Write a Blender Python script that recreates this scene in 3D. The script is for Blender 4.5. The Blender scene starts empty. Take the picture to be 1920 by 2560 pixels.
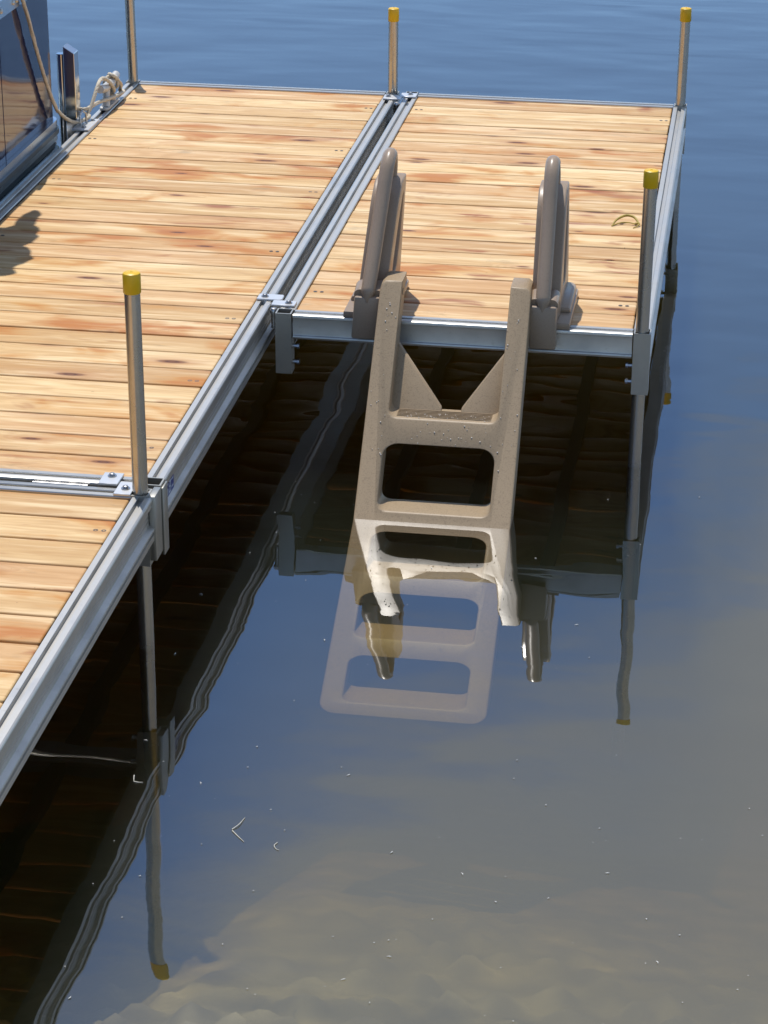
import bpy, bmesh, math, random
from mathutils import Vector, Matrix, noise
random.seed(7)
R = math.radians
sc = bpy.context.scene
col = sc.collection
ZW = -0.465            # water level; z = 0 is the top of the dock frames
SUN_EL = R(68); SUN_AZ = math.atan2(-0.45, 0.89)

# ------------------------------------------------------------------ materials
class NT:
    """Small helper round a material's node tree."""
    def __init__(s, name):
        s.m = bpy.data.materials.new(name); s.m.use_nodes = True
        s.t = s.m.node_tree; s.n = s.t.nodes; s.l = s.t.links
        s.n.clear(); s.out = s.n.new('ShaderNodeOutputMaterial')
    def add(s, kind, **kw):
        n = s.n.new(kind)
        for k, v in kw.items():
            if k in n.inputs:
                s.set(n, k, v)
            else:
                setattr(n, k, v)
        return n
    def set(s, n, k, v):
        if hasattr(v, 'is_output'):
            s.l.new(v, n.inputs[k])
        else:
            n.inputs[k].default_value = v
    def math(s, op, a, b=None, c=None, clamp=False):
        n = s.n.new('ShaderNodeMath'); n.operation = op; n.use_clamp = clamp
        for i, v in enumerate((a, b, c)):
            if v is not None: s.set(n, i, v)
        return n.outputs[0]
    def mix(s, f, a, b, blend='MIX'):
        n = s.n.new('ShaderNodeMix'); n.data_type = 'RGBA'; n.blend_type = blend
        s.set(n, 0, f)
        for i, v in ((6, a), (7, b)):
            if not hasattr(v, 'is_output') and len(v) == 3: v = (*v, 1)
            s.set(n, i, v)
        return n.outputs[2]
    def ramp(s, f, stops):
        n = s.n.new('ShaderNodeValToRGB'); e = n.color_ramp.elements
        while len(e) < len(stops): e.new(0.5)
        for el, (p, c) in zip(e, stops):
            el.position = p
            el.color = (c, c, c, 1) if isinstance(c, (int, float)) else (*c, 1)
        s.set(n, 0, f); return n.outputs[0]
    def coord(s, which='Object'):
        return s.n.new('ShaderNodeTexCoord').outputs[which]
    def mapping(s, v, scale=(1, 1, 1), loc=(0, 0, 0)):
        n = s.n.new('ShaderNodeMapping'); s.l.new(v, n.inputs[0])
        s.set(n, 'Scale', scale); s.set(n, 'Location', loc); return n.outputs[0]
    def noise(s, v, scale=5, detail=3, rough=.5, dist=0):
        n = s.n.new('ShaderNodeTexNoise'); s.l.new(v, n.inputs['Vector'])
        n.inputs['Scale'].default_value = scale; n.inputs['Detail'].default_value = detail
        n.inputs['Roughness'].default_value = rough; n.inputs['Distortion'].default_value = dist
        return n.outputs[0]
    def bump(s, h, strength=1, distance=.01):
        n = s.n.new('ShaderNodeBump'); s.l.new(h, n.inputs['Height'])
        s.set(n, 'Strength', strength); s.set(n, 'Distance', distance)
        return n.outputs[0]
    def bsdf(s, **kw):
        n = s.n.new('ShaderNodeBsdfPrincipled')
        for k, v in kw.items():
            k = k.replace('_', ' ')
            if k == 'Base Color' and not hasattr(v, 'is_output') and len(v) == 3: v = (*v, 1)
            s.set(n, k, v)
        s.l.new(n.outputs[0], s.out.inputs[0]); return n

def mat_wood():
    t = NT('cedar_boards')
    co = t.coord()
    rnd = t.n.new('ShaderNodeNewGeometry').outputs['Random Per Island']
    sx = t.n.new('ShaderNodeSeparateXYZ'); t.l.new(co, sx.inputs[0])
    X, Y, Z = sx.outputs
    shift = t.math('MULTIPLY', rnd, 73.0)
    cb = t.n.new('ShaderNodeCombineXYZ')
    t.l.new(t.math('ADD', X, shift), cb.inputs[0]); t.l.new(Y, cb.inputs[1])
    t.l.new(t.math('MULTIPLY', rnd, 31.0), cb.inputs[2])
    v = cb.outputs[0]
    r2 = t.math('FRACT', t.math('MULTIPLY', rnd, 17.31))
    r3 = t.math('FRACT', t.math('MULTIPLY', rnd, 57.77))
    # knots: sparse cells, each an ellipse lengthened along the board
    kv = t.mapping(v, (1.9, 6.5, 1))
    vo = t.n.new('ShaderNodeTexVoronoi'); vo.voronoi_dimensions = '2D'; t.l.new(kv, vo.inputs['Vector']); vo.inputs['Scale'].default_value = 1.0
    kd = vo.outputs['Distance']
    kc = t.n.new('ShaderNodeSeparateColor'); t.l.new(vo.outputs['Color'], kc.inputs[0])
    ksel = t.ramp(kc.outputs[0], [(.50, 0), (.54, 1)])
    ksize = t.math('MULTIPLY_ADD', kc.outputs[1], .09, .035)
    kn = t.math('DIVIDE', kd, ksize)
    knot = t.math('MULTIPLY', t.ramp(kn, [(.45, 1), (1.0, 0)]), ksel)
    knot_far = t.math('MULTIPLY', t.ramp(t.math('MULTIPLY', kn, .25), [(.1, 1), (1.0, 0)]), ksel)
    # cathedral grain: contour lines of a stretched field bent round the knots
    fld = t.noise(t.mapping(v, (.9, 6.5, 1)), 1.0, 2.5, .5)
    fld = t.math('ADD', fld, t.math('MULTIPLY', knot_far, .22))
    rings = t.math('SINE', t.math('MULTIPLY', fld, 95.0))
    rings = t.math('MULTIPLY_ADD', rings, .5, .5)
    fine = t.noise(t.mapping(v, (5.0, 120, 1)), 1.0, 4, .65)
    streak = t.noise(t.mapping(v, (1.9, 24, 1)), 1.0, 4, .6, .25)
    # base tone per board
    tone = t.ramp(rnd, [(0, (.62, .44, .23)), (.18, (.52, .345, .165)), (.36, (.68, .51, .28)), (.52, (.58, .375, .20)), (.68, (.47, .30, .145)), (.84, (.64, .46, .25)), (1, (.72, .55, .31))])
    broad = t.noise(t.mapping(v, (2.4, 8.0, 1), (2, 5, 0)), 1.0, 3, .55)
    c = t.mix(t.math('MULTIPLY', t.ramp(broad, [(.35, 0), (.65, 1)]), .36), tone, t.mix(r2, (.47, .29, .12), (.66, .47, .24)))
    c = t.mix(t.math('MULTIPLY', t.ramp(rings, [(.25, 0), (.95, 1)]), .26), c, (.38, .21, .08))
    c = t.mix(t.math('MULTIPLY', t.ramp(fine, [(.42, 0), (.72, 1)]), .35), c, (.36, .19, .07))
    c = t.mix(t.math('MULTIPLY', t.ramp(streak, [(.48, 0), (.66, 1)]), .55), c, (.84, .70, .46))
    c = t.mix(t.math('MULTIPLY', t.ramp(streak, [(.28, 1), (.45, 0)]), .42), c, (.38, .21, .085))
    # weather marks: greyish smudges
    smu = t.noise(t.mapping(v, (3.0, 8.0, 1), (11, 3, 0)), 1.0, 5, .65, .5)
    c = t.mix(t.math('MULTIPLY', t.ramp(smu, [(.60, 0), (.72, 1)]), .55), c, (.27, .19, .105))
    # heartwood patches, orange to red-brown, frayed along the grain
    fray = t.math('MULTIPLY', t.math('SUBTRACT', t.noise(t.mapping(v, (2.0, 45, 1)), 1.0, 3, .6), .5), .30)
    hp = t.noise(t.mapping(v, (3.0, 6.5, 1), (3.1, 1.7, 0)), 1.0, 3, .5, .5)
    hsum = t.math('ADD', t.math('ADD', hp, fray), t.math('MULTIPLY', t.math('SUBTRACT', r2, .5), .12))
    c = t.mix(t.math('MULTIPLY', t.ramp(hsum, [(.525, 0), (.63, 1)]), .62), c, t.mix(t.ramp(r3, [(.3, 0), (.8, 1)]), (.50, .25, .06), (.44, .195, .05)))
    c = t.mix(t.math('MULTIPLY', t.ramp(hsum, [(.61, 0), (.71, 1)]), .75), c, (.40, .135, .022))
    hot = t.noise(t.mapping(v, (2.6, 7.0, 1), (9, 4, 0)), 1.0, 3, .55, .6)
    c = t.mix(t.math('MULTIPLY', t.ramp(t.math('ADD', hot, fray), [(.63, 0), (.73, 1)]), .8), c, (.26, .07, .022))
    # knots
    kr = t.math('MULTIPLY_ADD', t.math('SINE', t.math('MULTIPLY', kn, 16)), .5, .5)
    kcol = t.mix(kr, (.07, .024, .010), (.19, .07, .024))
    c = t.mix(t.math('MULTIPLY', t.math('MULTIPLY', knot_far, knot_far), .65), c, (.33, .12, .035))
    c = t.mix(knot, c, kcol)
    spot = t.noise(t.mapping(v, (60, 60, 1)), 1.0, 2, .5)
    c = t.mix(t.math('MULTIPLY', t.ramp(spot, [(.75, 0), (.79, 1)]), .55), c, (.14, .07, .035))
    h = t.math('ADD', t.math('MULTIPLY', fine, .6), t.math('MULTIPLY', rings, .4))
    c = t.mix(1.0, c, (1.12, 1.06, .95), 'MULTIPLY')
    t.bsdf(Base_Color=c, Roughness=t.ramp(streak, [(.3, .62), (.7, .50)]), Specular_IOR_Level=.35,
           Normal=t.bump(h, .35, .0015))
    return t.m

def mat_metal(name, base=(.78, .79, .80), rough=.30, along=1, grime=.35, bumpk=.12, metal=1.0):
    """Mill-finish aluminium or galvanised pipe; brushed along one axis."""
    t = NT(name); co = t.coord()
    s = [55, 55, 55]; s[along] = 1.2
    br = t.noise(t.mapping(co, tuple(s)), 1.0, 4, .6)
    cl = t.noise(co, 5.5, 4, .6)
    sp = t.noise(co, 38, 3, .6)
    c = t.mix(t.math('MULTIPLY', t.ramp(cl, [(.45, 0), (.75, 1)]), grime), base, tuple(.62 * b for b in base))
    c = t.mix(t.math('MULTIPLY', t.ramp(sp, [(.62, 0), (.72, 1)]), grime * .6), c, (.36, .33, .29))
    c = t.mix(t.math('MULTIPLY', br, .2), c, tuple(.72 * b for b in base))
    rr = t.math('MULTIPLY_ADD', cl, .22, rough - .09)
    t.bsdf(Base_Color=c, Metallic=metal, Roughness=rr, Normal=t.bump(br, bumpk, .0012))
    return t.m

def mat_plastic(name, base, speck, rough, coarse=330, amount=.5):
    t = NT(name); co = t.coord()
    n1 = t.noise(co, coarse, 2, .6); n2 = t.noise(co, coarse * .42, 2, .5)
    cl = t.noise(co, 7, 4, .6)
    c = t.mix(t.math('MULTIPLY', t.ramp(n1, [(.53, 0), (.64, 1)]), amount), base, speck)
    c = t.mix(t.math('MULTIPLY', t.ramp(n2, [(.62, 0), (.72, 1)]), amount * .8), c, tuple(.55 * v for v in speck))
    c = t.mix(t.math('MULTIPLY', t.ramp(n2, [(.28, 1), (.38, 0)]), amount * .35), c, tuple(min(1, 1.35 * v) for v in base))
    c = t.mix(t.math('MULTIPLY', t.ramp(cl, [(.45, 0), (.7, 1)]), .16), c, tuple(.72 * v for v in base))
    t.bsdf(Base_Color=c, Roughness=t.math('MULTIPLY_ADD', cl, .2, rough - .1), Specular_IOR_Level=.30,
           Normal=t.bump(t.math('ADD', n1, t.math('MULTIPLY', cl, 3)), .12, .0006))
    return t.m

def mat_simple(name, base, rough=.5, metal=0, var=.2, scale=20, spec=.5, bumpk=.1, coat=0):
    t = NT(name); co = t.coord()
    n = t.noise(co, scale, 4, .6)
    c = t.mix(t.ramp(n, [(.3, 0), (.7, 1)]), base, tuple(b * (1 - var) for b in base))
    t.bsdf(Base_Color=c, Roughness=t.math('MULTIPLY_ADD', n, .15, rough - .07), Metallic=metal, Specular_IOR_Level=spec,
           Coat_Weight=coat, Normal=t.bump(n, bumpk, .002))
    return t.m

def mat_water():
    t = NT('lake_water'); co = t.coord()
    sx = t.n.new('ShaderNodeSeparateXYZ'); t.l.new(co, sx.inputs[0])
    # ripples: slow swell near the shore, wind ripples farther out
    far = t.ramp(t.math('MULTIPLY_ADD', sx.outputs[1], .1, .3), [(.18, 0), (.95, 1)])   # y -1.2 .. 6.5
    calm = t.noise(t.mapping(co, (1.5, 2.4, 1)), 1.0, 1.5, .4, .2)
    mid = t.noise(t.mapping(co, (3.2, 6.0, 1), (4, 2, 0)), 1.0, 2, .45, .4)
    wind = t.noise(t.mapping(co, (.55, 2.3, 1), (7, 1, 0)), 1.0, 2.5, .5, .5)
    gust = t.ramp(t.noise(t.mapping(co, (.18, .5, 1)), 1.0, 2, .5), [(.35, .25), (.7, 1)])
    h = t.math('ADD', t.math('MULTIPLY', calm, .0075), t.math('MULTIPLY', mid, .0006))
    h = t.math('ADD', h, t.math('MULTIPLY', t.math('MULTIPLY', wind, .006), t.math('MULTIPLY', far, gust)))
    nb = t.bump(h, 1.0, 1.0)
    fr = t.n.new('ShaderNodeFresnel'); fr.inputs['IOR'].default_value = 1.33; t.l.new(nb, fr.inputs['Normal'])
    refl = t.math('MULTIPLY_ADD', fr.outputs[0], 0.80, .19, clamp=True)
    gl = t.n.new('ShaderNodeBsdfGlossy'); gl.inputs['Roughness'].default_value = .004; t.l.new(nb, gl.inputs['Normal'])
    gl.inputs['Color'].default_value = (1, 1, 1, 1)
    tr = t.n.new('ShaderNodeBsdfTransparent')
    mx = t.n.new('ShaderNodeMixShader')
    t.l.new(refl, mx.inputs[0]); t.l.new(tr.outputs[0], mx.inputs[1]); t.l.new(gl.outputs[0], mx.inputs[2])
    t.l.new(mx.outputs[0], t.out.inputs['Surface'])
    # silty water
    vs = t.n.new('ShaderNodeVolumeScatter'); vs.inputs['Color'].default_value = (.42, .62, .55, 1)
    vs.inputs['Density'].default_value = .24; vs.inputs['Anisotropy'].default_value = .25
    va = t.n.new('ShaderNodeVolumeAbsorption'); va.inputs['Color'].default_value = (.75, .67, .22, 1); va.inputs['Density'].default_value = 2.1
    ad = t.n.new('ShaderNodeAddShader'); t.l.new(vs.outputs[0], ad.inputs[0]); t.l.new(va.outputs[0], ad.inputs[1])
    t.l.new(ad.outputs[0], t.out.inputs['Volume'])
    return t.m

def mat_silt():
    t = NT('lightening_silt')
    vs = t.n.new('ShaderNodeVolumeScatter'); vs.inputs['Color'].default_value = (.92, .79, .58, 1)
    vs.inputs['Density'].default_value = .55; vs.inputs['Anisotropy'].default_value = .2
    t.l.new(vs.outputs[0], t.out.inputs['Volume']); return t.m

def mat_bed():
    t = NT('silt_and_stones'); co = t.coord()
    n = t.noise(co, 2.2, 5, .6); f = t.noise(co, 30, 4, .6)
    vo = t.n.new('ShaderNodeTexVoronoi'); vo.inputs['Scale'].default_value = 8.0; vo.feature = 'SMOOTH_F1'
    wob = t.n.new('ShaderNodeMixRGB')
    t.l.new(co, vo.inputs['Vector'])
    cs = t.n.new('ShaderNodeSeparateColor'); t.l.new(vo.outputs['Color'], cs.inputs[0])
    c = t.mix(n, (.37, .36, .345), (.25, .245, .23))
    c = t.mix(.6, c, t.ramp(cs.outputs[0], [(0, (.11, .108, .10)), (.45, (.29, .285, .265)), (.9, (.52, .50, .47)), (1, (.80, .78, .74))]))
    c = t.mix(t.ramp(vo.outputs['Distance'], [(.35, 0), (.65, .6)]), c, (.09, .088, .08))
    c = t.mix(t.math('MULTIPLY', f, .3), c, (.14, .12, .08))
    t.bsdf(Base_Color=c, Roughness=.9, Specular_IOR_Level=.2, Normal=t.bump(t.math('SUBTRACT', 1.0, vo.outputs['Distance']), .8, .05))
    return t.m

def mat_navy():
    t = NT('navy_gelcoat'); co = t.coord()
    n = t.noise(co, 3, 3, .5); f = t.noise(co, 260, 2, .5)
    c = t.mix(n, (.008, .010, .040), (.013, .016, .056))
    c = t.mix(t.math('MULTIPLY', f, .18), c, (.06, .07, .14))
    t.bsdf(Base_Color=c, Roughness=.07, Specular_IOR_Level=.5, IOR=1.42, Coat_Weight=.10, Coat_Roughness=.04,
           Normal=t.bump(t.noise(co, 2.2, 2, .5), .12, .05))
    return t.m

M = dict(
    wood=mat_wood(),
    alu=mat_metal('mill_aluminium', (.56, .545, .51), .42, 1, .6, .12, .97),
    alu_x=mat_metal('mill_aluminium_cross', (.54, .525, .485), .40, 0, .6, .12, .96),
    plate=mat_metal('aluminium_plate', (.72, .72, .71), .38, 0, .25, .1, .75),
    bracket=mat_metal('aluminium_bracket', (.44, .43, .39), .42, 2, .5, .12, .96),
    pipe=mat_metal('galvanised_pipe', (.56, .52, .45), .24, 2, .6, .10, .92),
    polish=mat_metal('polished_aluminium', (.72, .70, .68), .12, 2, .15, .04),
    bolt=mat_simple('zinc_bolt', (.55, .54, .52), .28, 1, .3, 60),
    screw=mat_simple('deck_screw', (.20, .17, .14), .4, .8, .3, 80),
    cap=mat_simple('yellow_vinyl', (.82, .50, .008), .38, 0, .22, 14, .5),
    tan=mat_plastic('granite_tan_plastic', (.365, .272, .170), (.175, .128, .078), .44, 260, .42),
    brown=mat_plastic('taupe_plastic', (.345, .262, .19), (.205, .152, .108), .32, 400, .30),
    navy=mat_navy(),
    trim=mat_metal('boat_rail_aluminium', (.60, .66, .70), .22, 1, .2, .05),
    rubber=mat_simple('dark_rubber', (.035, .055, .065), .32, 0, .2, 12),
    tube=mat_metal('pontoon_aluminium', (.20, .27, .31), .25, 1, .3, .05),
    caster_canvas=mat_simple('caster_canvas', (.16, .17, .20), .85, 0, .3, 30),
    floor=mat_simple('boat_carpet', (.30, .25, .19), .9, 0, .3, 120),
    rope=mat_simple('cream_rope', (.72, .64, .50), .8, 0, .35, 160, .2, .3),
    cleat=mat_simple('grey_cast_cleat', (.60, .59, .56), .45, .3, .2, 60),
    blue=mat_simple('blue_label', (.012, .03, .20), .35, 0, .1, 40),
    white=mat_simple('label_lettering', (.62, .66, .74), .5, 0, .1, 40),
    stem=mat_simple('dry_stem', (.50, .36, .055), .55, 0, .45, 60),
    fluff=mat_simple('seed_fluff', (.85, .84, .78), .8, 0, .2, 80),
    twig=mat_simple('pale_twig', (.62, .60, .52), .7, 0, .3, 80),
    joist=mat_simple('dark_timber', (.06, .045, .03), .8, 0, .3, 20),
    water=mat_water(), bed=mat_bed(),
)
t = NT('glint_droplets'); t.bsdf(Base_Color=(.80, .74, .64), Roughness=.06, Specular_IOR_Level=1.0); M['drop'] = t.m  # opaque pale base painted in for the bright glints of clear beads

# ------------------------------------------------------------------ mesh helpers
def link(name, me, mat, parent=None):
    o = bpy.data.objects.new(name, me); col.objects.link(o)
    if mat is not None: me.materials.append(mat)
    if parent is not None: o.parent = parent
    return o

class MB:
    def __init__(s): s.bm = bmesh.new()
    def face(s, vs): return s.bm.faces.new(vs)
    def box(s, x0, x1, y0, y1, z0, z1, bev=0, seg=2):
        if bev > 0:
            b2 = bmesh.new()
            bmesh.ops.create_cube(b2, size=1)
            for v in b2.verts:
                v.co = Vector(((x0 + x1) / 2 + v.co.x * (x1 - x0), (y0 + y1) / 2 + v.co.y * (y1 - y0), (z0 + z1) / 2 + v.co.z * (z1 - z0)))
            bmesh.ops.bevel(b2, geom=list(b2.edges), offset=bev, segments=seg, profile=.5, affect='EDGES')
            s.merge(b2)
        else:
            v = [s.bm.verts.new((x, y, z)) for x in (x0, x1) for y in (y0, y1) for z in (z0, z1)]
            for f in ((0, 1, 3, 2), (4, 6, 7, 5), (0, 4, 5, 1), (2, 3, 7, 6), (0, 2, 6, 4), (1, 5, 7, 3)):
                s.bm.faces.new([v[i] for i in f])
        return s
    def merge(s, b2):
        me = bpy.data.meshes.new('tmp'); b2.to_mesh(me); b2.free(); s.bm.from_mesh(me); bpy.data.meshes.remove(me)
    def prism(s, poly, fn0, fn1, bev=0, seg=2):
        """poly: list of 2-D points; fn0/fn1 place a point at each end."""
        b2 = bmesh.new()
        a = [b2.verts.new(fn0(*p)) for p in poly]; b = [b2.verts.new(fn1(*p)) for p in poly]
        n = len(poly)
        b2.faces.new(a[::-1]); b2.faces.new(b)
        for i in range(n): b2.faces.new((a[i], a[(i + 1) % n], b[(i + 1) % n], b[i]))
        bmesh.ops.recalc_face_normals(b2, faces=b2.faces)
        if bev > 0:
            bmesh.ops.bevel(b2, geom=list(b2.edges), offset=bev, segments=seg, profile=.5, affect='EDGES', clamp_overlap=True)
        s.merge(b2); return s
    def tube(s, pts, r, seg=16, caps=True, closed=False, twist=0, lobes=0, lobe_amp=.0):
        """Sweep a circle (or a lobed strand section) along pts; r is a number or a list."""
        pts = [Vector(p) for p in pts]; n = len(pts)
        rs = r if isinstance(r, (list, tuple)) else [r] * n
        rings = []; up = None; L = 0
        for i, p in enumerate(pts):
            d = (pts[min(i + 1, n - 1)] - pts[max(i - 1, 0)]).normalized()
            if up is None:
                up = d.orthogonal().normalized()
            else:
                up = (up - d * up.dot(d)).normalized()
                L += (p - pts[i - 1]).length
            side = d.cross(up)
            ring = []
            for k in range(seg):
                a = 2 * math.pi * k / seg
                rr = rs[i]
                if lobes: rr *= 1 - lobe_amp + lobe_amp * abs(math.cos(lobes * .5 * (a + twist * L)))*1.6
                ring.append(s.bm.verts.new(p + rr * (math.cos(a) * up + math.sin(a) * side)))
            rings.append(ring)
        for i in range(n - 1):
            for k in range(seg):
                s.bm.faces.new((rings[i][k], rings[i][(k + 1) % seg], rings[i + 1][(k + 1) % seg], rings[i + 1][k]))
        if caps:
            s.bm.faces.new(rings[0][::-1]); s.bm.faces.new(rings[-1])
        return s
    def lathe(s, prof, c, seg=24, axis='z'):
        c = Vector(c); rings = []
        for r, h in prof:
            ring = []
            for k in range(seg):
                a = 2 * math.pi * k / seg
                q = (r * math.cos(a), r * math.sin(a), h)
                if axis == 'y': q = (q[0], q[2], q[1])
                if axis == 'x': q = (q[2], q[0], q[1])
                ring.append(s.bm.verts.new(c + Vector(q)))
            rings.append(ring)
        for i in range(len(rings) - 1):
            for k in range(seg):
                s.bm.faces.new((rings[i][k], rings[i][(k + 1) % seg], rings[i + 1][(k + 1) % seg], rings[i + 1][k]))
        s.bm.faces.new(rings[0][::-1]); s.bm.faces.new(rings[-1]); return s
    def build(s, name, mat, parent=None, smooth=True, angle=38, doubles=False):
        if doubles: bmesh.ops.remove_doubles(s.bm, verts=s.bm.verts, dist=1e-6)
        bmesh.ops.recalc_face_normals(s.bm, faces=s.bm.faces)
        me = bpy.data.meshes.new(name); s.bm.to_mesh(me); s.bm.free()
        if smooth:
            me.shade_smooth(); me.set_sharp_from_angle(angle=R(angle))
        return link(name, me, mat, parent)

def tag(o, label=None, cat=None, group=None, kind=None):
    if label: o['label'] = label
    if cat: o['category'] = cat
    if group: o['group'] = group
    if kind: o['kind'] = kind
    return o
def empty(name, loc=(0, 0, 0)):
    o = bpy.data.objects.new(name, None); o.location = loc; o.empty_display_size = .1
    col.objects.link(o); return o
def smooth_path(ctrl, n=10):
    """Catmull-Rom through control points."""
    P = [Vector(p) for p in ctrl]; P = [P[0] * 2 - P[1]] + P + [P[-1] * 2 - P[-2]]
    out = []
    for i in range(1, len(P) - 2):
        for k in range(n):
            u = k / n
            a, b, c, d = P[i - 1:i + 3]
            out.append(.5 * ((2 * b) + (c - a) * u + (2 * a - 5 * b + 4 * c - d) * u * u + (3 * b - a - 3 * c + d) * u ** 3))
    out.append(P[-2]); return out

# ------------------------------------------------------------------ lake
w = MB()
w.box(-300, 300, -60, 600, -9.0, ZW)
wo = w.build('water', M['water'], None, smooth=False)
tag(wo, kind='structure')

# silt wedge added to lighten near water, cut away to keep dock shade dark
def sstep(a, b, v):
    v = max(0, min(1, (v - a) / (b - a))); return v * v * (3 - 2 * v)
def silt_depth(x, y):
    t = (-.95 + 3.2 * sstep(1.25, 2.3, x) - y) / 2.4
    if y > 3.0: return .004
    return .004 + .80 * max(0, t) ** 1.1 * sstep(.04, .55, x) * (1 - .82 * sstep(-2.3, -2.9, y) * (1 - .6 * sstep(.8, 1.9, x))) + .03 * max(0, t) * noise.noise(Vector((x * 2.2, y * 2.2, 5)))
sl = MB(); nx, ny = 70, 80
sx_ = [.0 + 9.0 * (i / nx) ** 1.8 for i in range(nx + 1)]; sy_ = [3.2 - 11.0 * (k / ny) for k in range(ny + 1)]
top = [[sl.bm.verts.new((x, y, ZW - .010)) for x in sx_] for y in sy_]
bot = [[sl.bm.verts.new((x, y, ZW - .012 - min(1.0, silt_depth(x, y)))) for x in sx_] for y in sy_]
for k in range(ny):
    for i in range(nx):
        sl.bm.faces.new((top[k][i], top[k + 1][i], top[k + 1][i + 1], top[k][i + 1]))
        sl.bm.faces.new((bot[k][i], bot[k][i + 1], bot[k + 1][i + 1], bot[k + 1][i]))
for k in range(ny):
    for i in (0, nx): sl.bm.faces.new((top[k][i], bot[k][i], bot[k + 1][i], top[k + 1][i]))
for i in range(nx):
    for k in (0, ny): sl.bm.faces.new((top[k][i], top[k][i + 1], bot[k][i + 1], bot[k][i]))
tag(sl.build('lightening_silt_wedge', mat_silt(), None, smooth=False), kind='stuff')

def bed_z(x, y):
    # apparent bottom: shallow and stony toward the shore, falling away under and beyond the dock
    d = .17 + .40 * (y + 3.1) + .03 * x + .3 * max(0, .35 - x) if y > -4.2 else max(-.4, .05 + .25 * (y + 4.2))
    d = min(d, 3.0)
    z = ZW - d
    if y < 4:
        z += .05 * noise.noise(Vector((x * .9, y * .9, 3.1)))
        q = Vector((x * 8.0, y * 8.0, .5)); q += .35 * Vector((noise.noise(q * .7), noise.noise(q * .7 + Vector((9, 2, 1))), 0))
        dist = noise.voronoi(q)[0][0]
        fade = max(0, min(1, (-.9 - y) / 1.2))
        amp = .055 + .05 * noise.noise(Vector((x * 1.7, y * 1.7, 8)))
        z += max(0, .55 - dist) * amp * fade * 2.2
    return z
def axis(a, b, step, lo, hi):
    pts = []; v = a
    while v < b - 1e-6: pts.append(v); v += step
    pts.append(b); s = step
    v = b
    while v < hi: s *= 1.5; v += s; pts.append(min(v, hi))
    v = a; s = step
    while v > lo: s *= 1.5; v -= s; pts.insert(0, max(v, lo))
    return pts
b = MB()
xs = axis(-1.0, 2.8, .028, -280, 280); ys = axis(-4.2, -.6, .028, -50, 560)
grid = [[b.bm.verts.new((x, y, bed_z(x, y))) for x in xs] for y in ys]
for i in range(len(ys) - 1):
    for k in range(len(xs) - 1):
        b.bm.faces.new((grid[i][k], grid[i][k + 1], grid[i + 1][k + 1], grid[i + 1][k]))
tag(b.build('lake_bed', M['bed'], angle=180), kind='structure')

# ------------------------------------------------------------------ dock sections
WR = .056          # rail width
def rail_profile(H):
    """(u, z): u = 0 at the inner (deck) edge, WR at the outer edge; two lips and a bolt slot on top."""
    return [(0, -.003), (.002, 0), (.0175, 0), (.0185, -.002), (.0185, -.013), (.0345, -.013), (.0345, -.002), (.036, .0005), (.050, .0005), (.0545, -.0015), (WR, -.005),
            (WR, -.0115), (.0475, -.0125), (.0475, -.0155), (.0530, -.0165), (.0530, -.0285), (.0440, -.0300), (.0440, -H * .42), (.0425, -H * .425), (.0425, -H * .44), (.0440, -H * .445),
            (.0440, -H * .52), (.0425, -H * .525), (.0425, -H * .54), (.0440, -H * .545), (.0440, -H + .043), (.0575, -H + .036), (.0585, -H + .0335), (.0585, -H + .029), (.0505, -H + .0275),
            (.0505, -H + .018), (.0570, -H + .0165), (.0570, -H), (.006, -H), (.006, -H + .006), (.038, -H + .006), (.038, -.042), (0, -.042)]
def side_rail(mb, x_out, sx, y0, y1, H=.126):
    mb.prism(rail_profile(H), lambda u, z: (x_out - sx * (WR - u), y0, z), lambda u, z: (x_out - sx * (WR - u), y1, z))
def end_profile(H):
    return [(0, -.003), (.002, 0), (.019, 0), (.020, -.002), (.020, -.012), (.034, -.012), (.034, -.002), (.036, .0005), (.052, .0005), (.0555, -.001), (.057, -.005),
            (.057, -.011), (.0535, -.0135), (.0525, -H + .016), (.0535, -H + .013), (.057, -H + .011), (.0585, -H + .006), (.057, -H), (.006, -H), (.006, -H + .006), (.045, -H + .006), (.045, -.034), (0, -.034)]
def end_rail(mb, y_out, sy, x0, x1, H=.082):
    mb.prism(end_profile(H), lambda u, z: (x0, y_out - sy * (WR - u), z), lambda u, z: (x1, y_out - sy * (WR - u), z))

def bolt(x, y, z, parent, s=1.0, name='bolt'):
    m = MB()
    m.lathe([(.0125 * s, 0), (.0125 * s, .002 * s), (.0085 * s, .0021 * s)], (x, y, z), 20)
    m.lathe([(.0080 * s, .0021 * s), (.0084 * s, .006 * s), (.0070 * s, .0085 * s), (.0035 * s, .0098 * s)], (x, y, z), 6)
    return m.build(name, M['bolt'], parent, angle=30)

def corner_bracket(x0, x1, y0, y1, z0, parent, wall=.0045, z1=.0035, back=True):
    """Square socket, open at the top, welded into the corner of the frame."""
    m = MB()
    m.box(x0, x1, y0, y0 + wall, z0, z1); m.box(x0, x1, y1 - wall, y1, z0, z1)
    m.box(x0, x0 + wall, y0 + wall, y1 - wall, z0, z1); m.box(x1 - wall, x1, y0 + wall, y1 - wall, z0, z1)
    return m.build('corner_bracket', M['bracket'], parent, smooth=False)

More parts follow.
